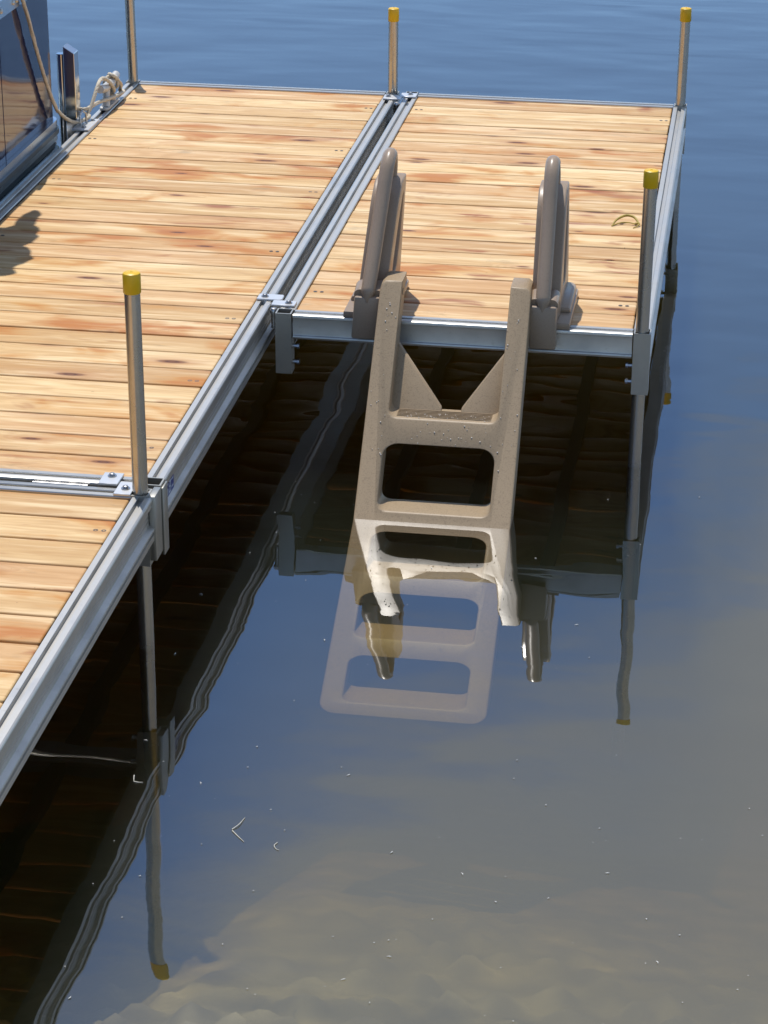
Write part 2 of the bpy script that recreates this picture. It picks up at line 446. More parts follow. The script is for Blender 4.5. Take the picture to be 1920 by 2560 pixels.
PITCH = .1436
def dock_section(x0, x1, y0, y1, label, posts, screws, end_near=True, end_far=True):
    root = tag(empty('dock_section', ((x0 + x1) / 2, (y0 + y1) / 2, 0)), label, 'dock section', 'wooden decked dock sections')
    mi = Matrix.Translation(-root.location)
    def own(o):
        o.parent = root; o.matrix_parent_inverse = mi; return o
    # decking
    m = MB(); n = max(1, round((y1 - y0 - 2 * WR) / PITCH)); pt = (y1 - y0 - 2 * WR) / n
    for i in range(n):
        ya = y0 + WR + i * pt + .003; jz = random.uniform(-.0012, .0008)
        gap = random.uniform(.0045, .0072)
        m.box(x0 + WR + random.uniform(.001, .003), x1 - WR - random.uniform(.002, .005), ya, ya + pt - .003 - gap + .001, -.041 + jz, -.0045 + jz, .0062, 3)
    own(m.build('decking', M['wood']))
    # frame
    for s, xo in ((-1, x0), (1, x1)):
        m = MB(); ya, yb = y0, y1
        for (px0, px1, py0, py1, _) in posts:
            if px0 < xo - .001 < px1 + .004 or px0 - .004 < xo + .001 < px1:
                if py0 < y0 + .02: ya = py1
                if py1 > y1 - .02: yb = py0
        side_rail(m, xo, s, ya, yb)
        own(m.build('side_rail', M['alu'], angle=22))
    if end_near:
        m = MB(); end_rail(m, y0, -1, x0 + WR + .001, x1 - WR - .001); own(m.build('end_rail', M['alu_x'], angle=30))
    if end_far:
        m = MB(); end_rail(m, y1, 1, x0 + WR + .001, x1 - WR - .001); own(m.build('end_rail', M['alu_x'], angle=30))
    # joists under the boards
    for k in range(1, 4):
        xx = x0 + (x1 - x0) * k / 4
        m = MB(); m.box(xx - .022, xx + .022, y0 + WR, y1 - WR, -.080, -.043); own(m.build('joist', M['joist'], smooth=False))
    for (a, c, d, e, zb) in posts:
        br = own(corner_bracket(a, c, d, e, zb, None))
        for k in (0, 1):                                  # set screws on the inner side
            q = MB(); xs_ = a if (a + c) / 2 > (x0 + x1) / 2 else c; dr = -1 if xs_ == a else 1
            q.lathe([(.007, 0), (.007, dr * .014), (.010, dr * .0145), (.010, dr * .022)], (xs_, (d + e) / 2, zb + .035 + .055 * k), 8, 'x')
            so = q.build('set_screw', M['bolt'], br, angle=30); so.matrix_parent_inverse = Matrix.Identity(4)
    for (sx_, sy_) in screws:
        q = MB()
        q.lathe([(.0066, 0), (.0066, .0011), (.0035, .0012), (.0032, .0005)], (sx_, sy_, -.0052), 12)
        own(q.build('screw', M['screw'], angle=30))
    return root, own

def rows(x0, x1, y0, y1, every):
    out = []
    n = max(1, round((y1 - y0 - 2 * WR) / PITCH)); pt = (y1 - y0 - 2 * WR) / n
    for i in range(n):
        if every(i, n):
            for xx in (x0 + WR + .045, x1 - WR - .04):
                for o in (.032, .078) if False else (random.uniform(.04, .1),):
                    jx = xx + random.uniform(-.01, .01); out += [(jx - .011, y0 + WR + i * pt + o), (jx + .011, y0 + WR + i * pt + o)]
    return out
AX0, AX1, AY0, AY1 = -1.240, -.024, -1.456, 2.988
BX0, BX1, BY0, BY1 = .010, 1.231, 0.0, 2.988
CX0, CX1, CY0, CY1 = -1.240, -.028, -4.50, -1.482
PB = .205
# sockets: (x0, x1, y0, y1, z bottom)
A_br = [(AX1 - .054, AX1, AY0, AY0 + .054, -.190), (AX1 - .050, AX1 + .002, AY1 - .052, AY1 + .001, -PB), (AX0 - .001, AX0 + .052, AY1 - .052, AY1 + .001, -PB)]
B_br = [(BX0 - .001, BX0 + .052, BY0 - .002, BY0 + .050, -PB), (BX1 - .053, BX1 + .001, BY0 - .002, BY0 + .052, -PB), (BX1 - .053, BX1 + .001, BY1 - .052, BY1 + .002, -PB), (BX0 - .001, BX0 + .052, BY1 - .050, BY1 + .002, -PB)]
C_br = [(CX1 - .066, CX1 - .012, CY1 - .054, CY1 + .001, -.205)]
secA, ownA = dock_section(AX0, AX1, AY0, AY1, 'long middle dock section of cedar boards running out beside the moored boat', A_br,
                          rows(AX0, AX1, AY0, AY1, lambda i, n: i in (1, 5, 9, 14, 19, 23, 28)))
secB, ownB = dock_section(BX0, BX1, BY0, BY1, 'right hand dock section of cedar boards carrying the plastic ladder', B_br,
                          rows(BX0, BX1, BY0, BY1, lambda i, n: i in (1, 9, 18)))
secC, ownC = dock_section(CX0, CX1, CY0, CY1, 'nearest dock section at lower left running out of view', C_br,
                          rows(CX0, CX1, CY0, CY1, lambda i, n: n - 1 - i in (1, 9)), end_near=True)
# cleft of C's socket: the outer rail stops at the post, a short flat link closes it
q = MB(); q.box(CX1 - .012, CX1 + .0065, CY1 - .050, CY1 + .020, -.188, .0025, .001); ownC(q.build('link_plate', M['bracket']))
q = MB(); q.box(AX1 + .001, AX1 + .0065, AY0 + .002, AY0 + .052, -.205, -.004, .001); ownA(q.build('link_plate', M['bracket']))

def plate(own, poly, z, bolts, th=.0065, name='connector_plate'):
    m = MB(); m.prism(poly, lambda x, y: (x, y, z), lambda x, y: (x, y, z + th), .0012, 1)
    p = own(m.build(name, M['plate']))
    for bx, by in bolts:
        bo = bolt(bx, by, z + th, p); bo.matrix_parent_inverse = Matrix.Identity(4)
    return p
def rect(x0, x1, y0, y1, r=0):
    if not r: return [(x0, y0), (x1, y0), (x1, y1), (x0, y1)]
    out = [(x0, y0)]
    for cx, cy, a0 in ((x1 - r, y0 + r, -90), (x1 - r, y1 - r, 0)):
        out += [(cx + r * math.cos(R(a0 + 15 * k)), cy + r * math.sin(R(a0 + 15 * k))) for k in range(7)]
    return out + [(x0, y1)]
plate(ownA, rect(-.078, .007, .121, .174, .010), .001, [(-.054, .147)])
plate(ownB, rect(-.019, .060, .070, .117), .001, [(.036, .094)])
plate(ownA, rect(-.195, -.140, -1.474, -1.397), .001, [(-.168, -1.421)])
plate(ownC, rect(-.136, -.088, -1.538, -1.457), .001, [(-.110, -1.500)])
plate(ownA, [(-.072, 2.834), (.004, 2.834), (.004, 2.889), (-.030, 2.905), (-.072, 2.905)], .001, [(-.054, 2.872)])
plate(ownB, [(-.010, 2.884), (.064, 2.884), (.064, 2.948), (-.004, 2.948)], .001, [(.036, 2.925)])
# hinge pins hanging in the gap between the two sections
for y in (2.80, .052):
    q = MB(); q.lathe([(.009, -.062), (.009, -.012), (.013, -.010), (.0135, .000), (.010, .006), (.004, .008)], (-.006, y, -.004), 14)
    ownB(q.build('hinge_pin', M['bolt'], angle=40))
q = MB(); q.box(-.016, .004, 2.69, 2.80, -.085, -.075); ownB(q.build('hinge_strap', M['bracket']))
q = MB(); q.tube([(-.38, -1.469, -.008), (-.225, -1.469, -.008)], .006, 10); ownC(q.build('hinge_pin', M['bolt']))

# blue maker's label with pale block characters on A's outer rail
lab = MB(); lx = AX1 - WR + .0440
lab.box(lx + .0003, lx + .0013, -1.400, -1.262, -.083, -.038, .0004, 1)
labo = ownA(lab.build('blue_label', M['blue'])); labo['label'] = 'small blue label with pale block lettering'
def bar(y0, y1, z0, z1):
    q.box(lx + .0014, lx + .0019, min(y0, y1), max(y0, y1), z0, z1)
q = MB()
for k, ya in enumerate((-1.390, -1.356, -1.322)):           # three squared characters
    yb = ya + .024
    bar(ya, yb, -.078, -.074); bar(ya, yb, -.062, -.058); bar(ya, yb, -.047, -.043)
    if k == 0: bar(ya, ya + .005, -.074, -.047)
    elif k == 1: bar(ya, ya + .005, -.062, -.047); bar(yb - .005, yb, -.074, -.062)
    else: bar(ya, ya + .005, -.074, -.043); bar(yb - .005, yb, -.074, -.047)
bar(-1.290, -1.270, -.050, -.046); bar(-1.290, -1.270, -.072, -.068)
lt = q.build('lettering', M['white'], labo, smooth=False); lt.matrix_parent_inverse = Matrix.Identity(4)

# ------------------------------------------------------------------ posts
def dock_post(x, y, ztop, lean, label):
    root = tag(empty('dock_post', (x, y, ZW)), label, 'dock post', 'capped pipe posts of the dock')
    m = MB(); dx, dy = lean
    def at(z): return (dx * (z - 0), dy * (z - 0), z - ZW)
    m.tube([at(z) for z in (-1.6, -.6, -.2, .0, ztop * .5, ztop - .004)], .0213, 28)
    m.build('pipe', M['pipe'], root)
    c = MB(); r = .0238; pr = [(r - .0015, 0), (r, .002), (r, .050), (r - .0012, .0545), (r - .004, .0562), (.004, .0570), (.0025, .0590), (.0008, .0595)]
    c.lathe(pr, at(ztop - .0565), 32); c.build('cap', M['cap'], root)
    m = MB(); a = at(ZW); m.lathe([(.0214, -.004), (.027, -.0005), (.0222, .005)], (a[0], a[1], 0), 24)
    return root
dock_post(-1.212, 2.960, .425, (-.012, .0), 'pipe post at the far left corner beside the rope cleat')
dock_post(-.048, 2.962, .373, (.004, .0), 'far pipe post with yellow cap between the two decks')
dock_post(1.204, 2.962, .422, (.004, .0), 'pipe post with yellow cap at the far right corner of the dock')
dock_post(1.203, .024, .537, (.006, .0), 'pipe post with yellow cap standing just right of the ladder')
dock_post(-.067, -1.508, .628, (-.004, .0), 'nearest pipe post with yellow cap at the joint of the near decks')

# ------------------------------------------------------------------ ladder
A0 = Vector((0, -.04, .13)); D0 = Vector((0, -.6508, -.7593))
SQ = .48                                     # how much the water flattens depth seen from above
def lad(x, s, dep):
    p = A0 + D0 * s + Vector((0, dep, 0)); p.x = x; return p
def under(co):
    if co.z < ZW: co.z = ZW + (co.z - ZW) * SQ
    return co
ladder = tag(empty('swim_ladder', (.605, .10, 0)), 'speckled tan plastic swim ladder with two brown handrails leaning down into the water', 'ladder')
lmi = Matrix.Translation(-ladder.location)
def ownL(o, par=None):
    if par is None: o.parent = ladder; o.matrix_parent_inverse = lmi
    else: o.parent = par; o.matrix_parent_inverse = Matrix.Identity(4)
    return o
def rrect(x0, x1, y0, y1, r, n=6, r2=None):
    r2 = r if r2 is None else r2
    out = []
    for cx, cy, a0, rr in ((x1 - r2, y1 - r2, 0, r2), (x0 + r2, y1 - r2, 90, r2), (x0 + r, y0 + r, 180, r), (x1 - r, y0 + r, 270, r)):
        out += [(cx + rr * math.cos(R(a0 + 90 * k / n)), cy + rr * math.sin(R(a0 + 90 * k / n))) for k in range(n + 1)]
    return out
def curve2d(splines, half, bev):
    cu = bpy.data.curves.new('tmp', 'CURVE'); cu.dimensions = '2D'; cu.fill_mode = 'BOTH'
    cu.extrude = half; cu.bevel_depth = bev; cu.bevel_resolution = 2; cu.offset = -bev
    for pts in splines:
        sp = cu.splines.new('POLY'); sp.points.add(len(pts) - 1); sp.use_cyclic_u = True
        for p, (a, b_) in zip(sp.points, pts): p.co = (a, b_, 0, 1)
    o = bpy.data.objects.new('tmp', cu); col.objects.link(o)
    dg = bpy.context.evaluated_depsgraph_get(); dg.update()
    me = bpy.data.meshes.new_from_object(o.evaluated_get(dg))
    bpy.data.objects.remove(o); bpy.data.curves.remove(cu)
    return me
# front outline in (x, s): two rails joined by five treads
xl, xr = .362, .848
def wid(s): return .006 * min(1, max(0, s / 1.7))      # rails spread a little toward the bottom
SB = 1.745
notch = [(.432, -.02), (.433, .415)] + [(.433 + .028 * (1 - math.cos(R(15 * k))), .415 + .028 * math.sin(R(15 * k))) for k in range(1, 7)]
notch += [(.780 - .028 * (1 - math.cos(R(15 * k))), .415 + .028 * math.sin(R(15 * k))) for k in range(6, 0, -1)] + [(.780, .415), (.781, -.02)]
outer = [(xl, .012), (xl + .004, -.010), (xl + .016, -.020)] + notch + [(xr - .016, -.020), (xr - .004, -.010), (xr, .012)]
r = .05
outer += [(xr + .006 - r + r * math.cos(R(15 * k)), SB - r + r * math.sin(R(15 * k))) for k in range(0, 7)]
outer += [(xl - .006 + r + r * math.cos(R(90 + 15 * k)), SB - r + r * math.sin(R(90 + 15 * k))) for k in range(0, 7)]
holes = []
for k in range(4):
    s0 = .530 + k * .311; s1 = .752 + k * .311
    holes.append(rrect(.428 - .002 * k, .782 + .002 * k, s0, s1, .048, 6, .030))
DEP = .104
me = curve2d([outer] + holes, DEP / 2 - .006, .006)
bm = bmesh.new(); bm.from_mesh(me); bpy.data.meshes.remove(me)
for v in bm.verts:
    x, s, d = v.co; v.co = lad(x, s, -d + DEP / 2)
bmesh.ops.remove_doubles(bm, verts=bm.verts, dist=1e-5)
bmesh.ops.bisect_plane(bm, geom=list(bm.verts) + list(bm.edges) + list(bm.faces), plane_co=(0, 0, ZW), plane_no=(0, 0, 1))
for v in bm.verts: under(v.co)
# flatten curved-off treads is unnecessary: tread tops are level because the body is sheared horizontally
bmesh.ops.recalc_face_normals(bm, faces=bm.faces)
me = bpy.data.meshes.new('ladder_frame'); bm.to_mesh(me); bm.free()
me.shade_smooth(); me.set_sharp_from_angle(angle=R(40))
frame = ownL(link('ladder_frame', me, M['tan']))
# webs between rails and the top tread
for s_ in (-1, 1):
    m = MB()
    xa, xt = (.430, .592) if s_ < 0 else (.783, .655)
    m.prism([(xa, .215), (xa, .47), (xt, .47), (xt, .432)] if s_ < 0 else [(xa, .225), (xt, .432), (xt, .47), (xa, .47)],
            lambda x, s: lad(x, s, .076), lambda x, s: lad(x, s, .098), .004, 2)
    ownL(m.build('corner_web', M['tan']), frame).matrix_parent_inverse = Matrix.Identity(4)
# tread grip ridges on the top tread
m = MB()
for k in range(6):
    p0 = lad(.458, .441, .018 + .011 * k); p1 = lad(.758, .441, .018 + .011 * k)
    m.box(p0.x, p1.x, p0.y - .0012, p0.y + .0012, p0.z - .001, p0.z + .0014)
ownL(m.build('tread_ridges', M['tan'], smooth=False), frame)
# pivot bolts through the rail tops
for x, dr in ((.432, 1), (.781, -1)):
    m = MB(); c = lad(x, .03, .045)
    m.lathe([(.012, 0), (.012, dr * .0012), (.010, dr * .002), (.004, dr * .0022)], (c.x, c.y, c.z), 20, 'x'); ownL(m.build('pivot_bolt', M['rubber']), frame)
# water beads left on the plastic
m = MB()
for k in range(64):
    x = random.choice([random.uniform(.37, .425), random.uniform(.785, .84), random.uniform(.45, .77), random.uniform(.6, .84)])
    s = random.uniform(.05, .60) if not .436 < x < .777 else random.uniform(.455, .525)
    c = lad(x, s, -.0008); rr = random.choice([.0011, .0015, .0019, .0026])
    bmesh.ops.create_icosphere(m.bm, subdivisions=1, radius=rr, matrix=Matrix.Translation(c))
for k in range(60):
    c = lad(random.uniform(.47, .765), .4405, random.uniform(.006, .05)); 
    bmesh.ops.create_icosphere(m.bm, subdivisions=1, radius=random.uniform(.0009, .002), matrix=Matrix.Translation(c))
wd = ownL(m.build('water_beads', M['drop'], angle=180)); wd['kind'] = 'stuff'

def handrail(xc, tilt):
    """A-shaped moulded rail: hinge block, deck flange, sloping grip tube, rear plate with a long slot."""
    def sk(co): co.x += xc + tilt * co.z; return co
    def fin(m, name, par=None, angle=40):
        for v in m.bm.verts: sk(v.co)
        o = m.build(name, M['brown'], None, angle=angle)
        return ownL(o, par)
    # deck flange with a raised step on both sides
    m = MB()
    m.prism([(-.082, .005), (.084, .005), (.084, .36), (.070, .385), (-.070, .385), (-.082, .36)],
            lambda x, y: (x, y, -.003), lambda x, y: (x, y, .022), .006, 2)
    m.prism([(-.078, .11), (.080, .11), (.080, .355), (.068, .378), (-.068, .378), (-.078, .355)],
            lambda x, y: (x, y, .021), lambda x, y: (x * .93, y, .040), .007, 2)
    base = fin(m, 'handrail_base')
    # hinge block hanging over the frame edge
    m = MB()
    m.box(-.042, .044, -.052, -.0035, -.052, .092, .007, 2)
    m.box(-.041, .043, -.050, .10, .022, .090, .010, 3)
    m.tube([(-.026, -.030, .093), (-.026, .02, .105), (-.026, .10, .085)], [.020, .023, .018], 16)
    m.tube([(.028, -.030, .093), (.028, .02, .105), (.028, .10, .085)], [.020, .023, .018], 16)
    fin(m, 'hinge_block', base)
    # grip tube and arch
    m = MB()
    pts = smooth_path([(0, -.050, .074), (0, -.020, .125), (0, .065, .250), (0, .140, .365), (0, .175, .422), (0, .205, .462), (0, .245, .482), (0, .288, .470), (0, .312, .436), (0, .320, .395), (0, .322, .33)], 6)
    n = len(pts); rs = [.004 if i == 0 else .0238 for i in range(n)]
    rs[1] = .009; rs[2] = .014; rs[3] = .018
    for i in range(n):
        if i > n * .62: rs[i] = .0195
    m.tube(pts, rs, 22)
    grip = fin(m, 'grip', None, 60)
    # web and rear plate; the slot goes right through from side to side
    prof = [(-.015, .075), (.060, .205), (.150, .325), (.190, .375), (.232, .372), (.240, .395), (.300, .388), (.392, .060), (.395, .020), (.02, .020)]
    slot = [(.268, .335), (.258, .345), (.250, .335), (.215, .17), (.205, .10), (.215, .075), (.300, .068), (.315, .080), (.312, .12)]
    def side_plate(splines, half, bev, name):
        me = curve2d(splines, half - bev, bev)
        bm = bmesh.new(); bm.from_mesh(me); bpy.data.meshes.remove(me)
        for v in bm.verts:
            y, z, x = v.co; v.co = sk(Vector((x, y, z)))
        bmesh.ops.remove_doubles(bm, verts=bm.verts, dist=1e-5)
        bmesh.ops.recalc_face_normals(bm, faces=bm.faces)
        me = bpy.data.meshes.new(name); bm.to_mesh(me); bm.free(); me.shade_smooth(); me.set_sharp_from_angle(angle=R(40))
        return ownL(link(name, me, M['brown']))
    side_plate([[(-.015, .075), (.055, .205), (.130, .325), (.160, .37), (.25, .37), (.25, .02), (.02, .02)]], .012, .003, 'web')
    rear = [(.050, .024), (.085, .120), (.180, .305), (.205, .345), (.258, .392), (.350, .394), (.366, .360), (.400, .062), (.402, .024)]
    side_plate([rear, [(.326, .330), (.312, .340), (.298, .328), (.248, .252), (.196, .145), (.186, .096), (.198, .082), (.262, .082), (.288, .098), (.318, .190)]], .046, .0055, 'rear_plate')
handrail(.314, .07)
handrail(.888, -.015)

# ------------------------------------------------------------------ pontoon boat
boat = tag(empty('pontoon_boat', (-2.4, .8, ZW)), 'navy sided pontoon boat tied up along the left edge of the dock', 'boat')
bmi = Matrix.Translation(-boat.location)
def ownB2(o, par=None):
    if par is None: o.parent = boat; o.matrix_parent_inverse = bmi
    else: o.parent = par; o.matrix_parent_inverse = Matrix.Identity(4)
    return o
PXB = -1.300; BOW = 2.03; STERN = -3.4
def hull_path(off, bow_r=.16):
    """Plan of the starboard side, the rounded bow corner and the bow."""
    pts = [(PXB + off, STERN), (PXB + off, BOW - bow_r)]
    for k in range(1, 9):
        a = R(90 * k / 8); pts.append((PXB - bow_r + (bow_r + off) * math.cos(a), BOW - bow_r + (bow_r + off) * math.sin(a)))
    pts.append((-3.35, BOW + off)); return pts
def wall(off0, off1, z0, z1, mat, name, par=None, bev=0, bow_r=.05):
    m = MB(); a = hull_path(off0, bow_r); c = hull_path(off1, bow_r)
    V = []
    for (p, q) in zip(a, c):
        V.append([m.bm.verts.new((*p, z0)), m.bm.verts.new((*q, z0)), m.bm.verts.new((*q, z1)), m.bm.verts.new((*p, z1))])
    for i in range(len(V) - 1):
        for k in range(4):
            m.bm.faces.new((V[i][k], V[i][(k + 1) % 4], V[i + 1][(k + 1) % 4], V[i + 1][k]))
    m.bm.faces.new(V[0]); m.bm.faces.new(V[-1][::-1])
    return ownB2(m.build(name, mat, angle=30), par)
panel = wall(-.02, 0, .080, .625, M['navy'], 'side_panel')
rail = wall(-.040, .008, .625, .690, M['trim'], 'top_rail')
for y in (1.05, 1.20, 1.355, 1.51, 1.555):
    m = MB(); m.lathe([(.010, 0), (.010, .002), (.006, .006), (.002, .007)], (PXB + .008, y, .652), 12, 'x'); ownB2(m.build('rail_bolt', M['bolt']), rail)
m = MB(); m.box(PXB, PXB + .0012, 1.336, 1.338, .081, .624); ownB2(m.build('panel_seam', M['navy'], smooth=False), panel)
wall(-.05, .020, .048, .0795, M['trim'], 'deck_trim', None, 0, .07)
wall(-.05, .030, .028, .0475, M['rubber'], 'rub_rail', None, 0, .08)
wall(-.05, .022, .000, .0275, M['trim'], 'deck_edge', None, 0, .08)
wall(-.05, .012, -.030, -.0005, M['rubber'], 'lower_edge', None, 0, .08)
m = MB(); m.tube([(PXB + .002, STERN, -.062)] + [(PXB + .002, y, -.062) for y in (0, 1.0, 1.8, 1.95)] + [(PXB - .02, 2.02, -.062)], .031, 18); ownB2(m.build('bumper_tube', M['tube']))
m = MB(); m.box(-3.33, PXB - .021, STERN, BOW - .06, .0, .04); ownB2(m.build('floor', M['floor']))
for cx in (-1.66, -2.95):
    m = MB(); zc = -.49
    m.lathe([(.30, STERN), (.305, 1.75), (.295, 2.00), (.25, 2.22), (.17, 2.40), (.07, 2.52), (.015, 2.55)], (cx, 0, zc), 40, 'y')
    ownB2(m.build('pontoon', M['tube']))
m = MB(); m.box(-1.37, -1.31, 1.97, 2.06, -.075, -.031, .006); m.box(-1.36, -1.325, 2.04, 2.085, -.13, -.05, .008); ownB2(m.build('nose_bracket', M['plate']))
# unseen made-up canopy and frame, lumps shaped to cast the deck shadow
m = MB()
for (cx, cy, cz, rx, ry, rz) in ((-1.37, 1.44, 1.55, .035, .13, .05), (-1.42, 1.22, 1.55, .15, .12, .10), (-1.36, 1.30, 1.56, .07, .10, .06), (-1.27, 1.00, 1.56, .045, .05, .05), (-1.30, .84, 1.54, .06, .05, .06), (-1.40, 1.02, 1.60, .16, .16, .14), (-1.36, .88, 1.52, .10, .14, .12), (-1.46, .72, 1.55, .14, .12, .12), (-1.55, .62, 1.50, .12, .20, .10)):
    bmesh.ops.create_uvsphere(m.bm, u_segments=24, v_segments=14, radius=1, matrix=Matrix.Translation((cx, cy, cz)) @ Matrix.Diagonal((rx, ry, rz, 1)))
for v in m.bm.verts: v.co += .02 * Vector((noise.noise(v.co * 14), noise.noise(v.co * 14 + Vector((5, 1, 2))), noise.noise(v.co * 11)))
ownB2(m.build('shadow_caster_canopy', M['caster_canvas'], angle=180))
m = MB(); m.tube([(-1.46, .80, .60), (-1.46, .90, 1.55)], .013, 12); m.tube([(-1.46, 1.20, .60), (-1.44, 1.08, 1.55)], .013, 12)
ownB2(m.build('shadow_caster_frame', M['trim']))

# ------------------------------------------------------------------ bumper post, cleat, rope
bp = tag(empty('bumper_post', (-1.28, 2.22, 0)), 'polished square metal bumper post clamped to the dock edge beside the boat', 'bumper post')
bpi = Matrix.Translation(-bp.location)
def ownP(o, par=None):
    if par is None: o.parent = bp; o.matrix_parent_inverse = bpi
    else: o.parent = par; o.matrix_parent_inverse = Matrix.Identity(4)
    return o
m = MB(); x0, x1, y0, y1 = -1.302, -1.256, 2.180, 2.245
m.prism([(x0, -.36), (x1, -.36), (x1, .303), (x0, .332)], lambda x, z: (x, y0, z), lambda x, z: (x, y1, z), .0018, 1)
ownP(m.build('square_tube', M['polish'], smooth=False))
m = MB(); rr = .019; cx, cy = -1.326, 2.232
m.tube([(cx, cy, -.40), (cx, cy, .290)], rr, 24, caps=False); m.tube([(cx, cy, .290), (cx, cy, .26)], rr - .003, 24, caps=False)
m.lathe([(rr - .0032, .288), (rr, .288), (rr, .2905), (rr - .0032, .2905)], (cx, cy, 0), 24)
ownP(m.build('round_tube', M['polish']))
m = MB(); m.prism([(-1.256, 2.098), (-1.184, 2.098), (-1.184, 2.275), (-1.256, 2.275)], lambda x, y: (x, y, .0015), lambda x, y: (x, y, .0095), .0015, 1)
pl = ownP(m.build('mounting_plate', M['plate']))
for bx, by in ((-1.214, 2.130), (-1.206, 2.245)): bolt(bx, by, .0095, pl, .9).matrix_parent_inverse = Matrix.Identity(4)
m = MB(); m.tube([(-1.236, 2.165, .012), (-1.238, 2.165, .050), (-1.232, 2.185, .066), (-1.224, 2.205, .050), (-1.222, 2.205, .012)], .0045, 10); ownP(m.build('eye_loop', M['bolt']))

cl = tag(empty('dock_cleat', (-1.211, 2.53, 0)), 'grey horn cleat wrapped with rope on the dock edge', 'cleat')
cli = Matrix.Translation(-cl.location)
def ownC2(o): o.parent = cl; o.matrix_parent_inverse = cli; return o
m = MB(); m.prism([(-.022 + .022 * 0, -.075), (.022, -.075), (.022, .085), (0, .10), (-.022, .085), (-.022, -.075), (-.012, -.09), (.012, -.09)][:1] +
                  [(-.012, -.092), (.012, -.092), (.022, -.075), (.022, .080), (.012, .097), (-.012, .097), (-.022, .080)],
                  lambda x, y: (-1.211 + x, 2.53 + y, .001), lambda x, y: (-1.211 + x, 2.53 + y, .013), .003, 2)
ownC2(m.build('base', M['cleat']))
m = MB()
for s in (-1, 1):
    m.tube([(-1.211, 2.53 + s * .052, .010), (-1.211, 2.53 + s * .040, .045), (-1.211, 2.53 + s * .030, .078)], [.019, .015, .016], 14)
m.tube(smooth_path([(-1.211, 2.395, .104), (-1.211, 2.43, .098), (-1.211, 2.48, .090), (-1.211, 2.58, .090), (-1.211, 2.63, .098), (-1.211, 2.665, .104)], 4),
       [.017, .0175] + [.018] * 17 + [.0175, .017], 18)
ownC2(m.build('horn', M['cleat']))
for y in (2.452, 2.613): bolt(-1.211, y, .013, None, .6).parent = None
for o in [o for o in col.objects if o.name.startswith('bolt') and o.parent is None]: ownC2(o)

rp = MB()
path = smooth_path([(-1.292, 1.53, .735), (-1.286, 1.570, .690), (-1.281, 1.600, .640), (-1.280, 1.662, .553), (-1.280, 1.722, .449), (-1.279, 1.795, .335), (-1.278, 1.872, .229), (-1.276, 1.953, .135), (-1.272, 2.00, .098), (-1.266, 2.064, .060), (-1.256, 2.115, .035), (-1.244, 2.165, .022),
                    (-1.232, 2.205, .021), (-1.221, 2.232, .024), (-1.222, 2.250, .028), (-1.232, 2.256, .026), (-1.231, 2.266, .034), (-1.224, 2.285, .052), (-1.219, 2.305, .074), (-1.215, 2.330, .100), (-1.212, 2.365, .126), (-1.210, 2.415, .142), (-1.204, 2.455, .136),
                    (-1.193, 2.490, .112), (-1.187, 2.520, .085), (-1.192, 2.545, .060), (-1.212, 2.555, .052), (-1.231, 2.560, .070), (-1.234, 2.556, .098), (-1.222, 2.578, .114), (-1.202, 2.600, .113), (-1.190, 2.606, .090), (-1.196, 2.610, .064), (-1.222, 2.612, .062), (-1.234, 2.628, .088), (-1.226, 2.606, .117), (-1.206, 2.575, .123), (-1.190, 2.596, .104), (-1.184, 2.640, .066), (-1.200, 2.680, .030),
                    (-1.188, 2.690, .026), (-1.180, 2.640, .032), (-1.181, 2.560, .040), (-1.196, 2.470, .045), (-1.214, 2.370, .054), (-1.236, 2.270, .052), (-1.275, 2.275, .045), (-1.320, 2.280, .020)], 9)
rp.tube(path, .0072, 18, twist=330, lobes=3, lobe_amp=.30)
tag(rp.build('mooring_rope', M['rope'], angle=80), 'cream twisted mooring rope from the boat rail to the cleat', 'rope')

# ------------------------------------------------------------------ small things
st = MB()
st.tube(smooth_path([(1.030, 1.168, -.002), (1.045, 1.205, .012), (1.075, 1.235, .020), (1.105, 1.228, .018), (1.122, 1.200, .008), (1.124, 1.185, -.001)], 8), [.0015 + .0035 * math.sin(math.pi * min(1, (i + 4) / 44)) for i in range(41)], 10)
st.tube(smooth_path([(1.032, 1.170, -.001), (1.060, 1.195, .004), (1.092, 1.200, .004), (1.114, 1.190, .003)], 8), .0022, 8)
st.tube(smooth_path([(1.112, 1.198, .002), (1.128, 1.190, .006), (1.122, 1.172, .001), (1.108, 1.156, -.002)], 8), [.004 - .0001 * i for i in range(25)], 8)
tag(st.build('dried_stem', M['stem'], angle=70), 'curled yellow dried plant stem lying on the right deck', 'plant stem')

def floating(name, paths, r, label, group='dry twigs floating on the water'):
    m = MB()
    for p in paths:
        q = smooth_path(p, 6); m.tube(q, [r * (1 - .6 * i / len(q)) for i in range(len(q))], 6)
    tag(m.build(name, M['twig'], angle=70), label, 'twig', group)
Zf = ZW + .0015
floating('floating_twig', [[(.372, -2.425, Zf), (.385, -2.40, Zf + .002), (.392, -2.365, Zf)], [(.374, -2.43, Zf), (.392, -2.452, Zf), (.412, -2.475, Zf)]], .0016, 'forked pale twig floating on open water near the nearest post')
floating('floating_twig', [[(.075, -2.21, Zf), (.078, -2.225, Zf), (.082, -2.24, Zf)], [(.082, -2.24, Zf), (.095, -2.242, Zf), (.105, -2.240, Zf)]], .0016, 'L shaped white twig floating in the dark shade under the near deck edge')
floating('floating_twig', [[(.492, -2.465, Zf), (.487, -2.48, Zf), (.495, -2.495, Zf), (.503, -2.498, Zf)]], .0013, 'short hooked pale twig right of the forked twig on open water')
m = MB()
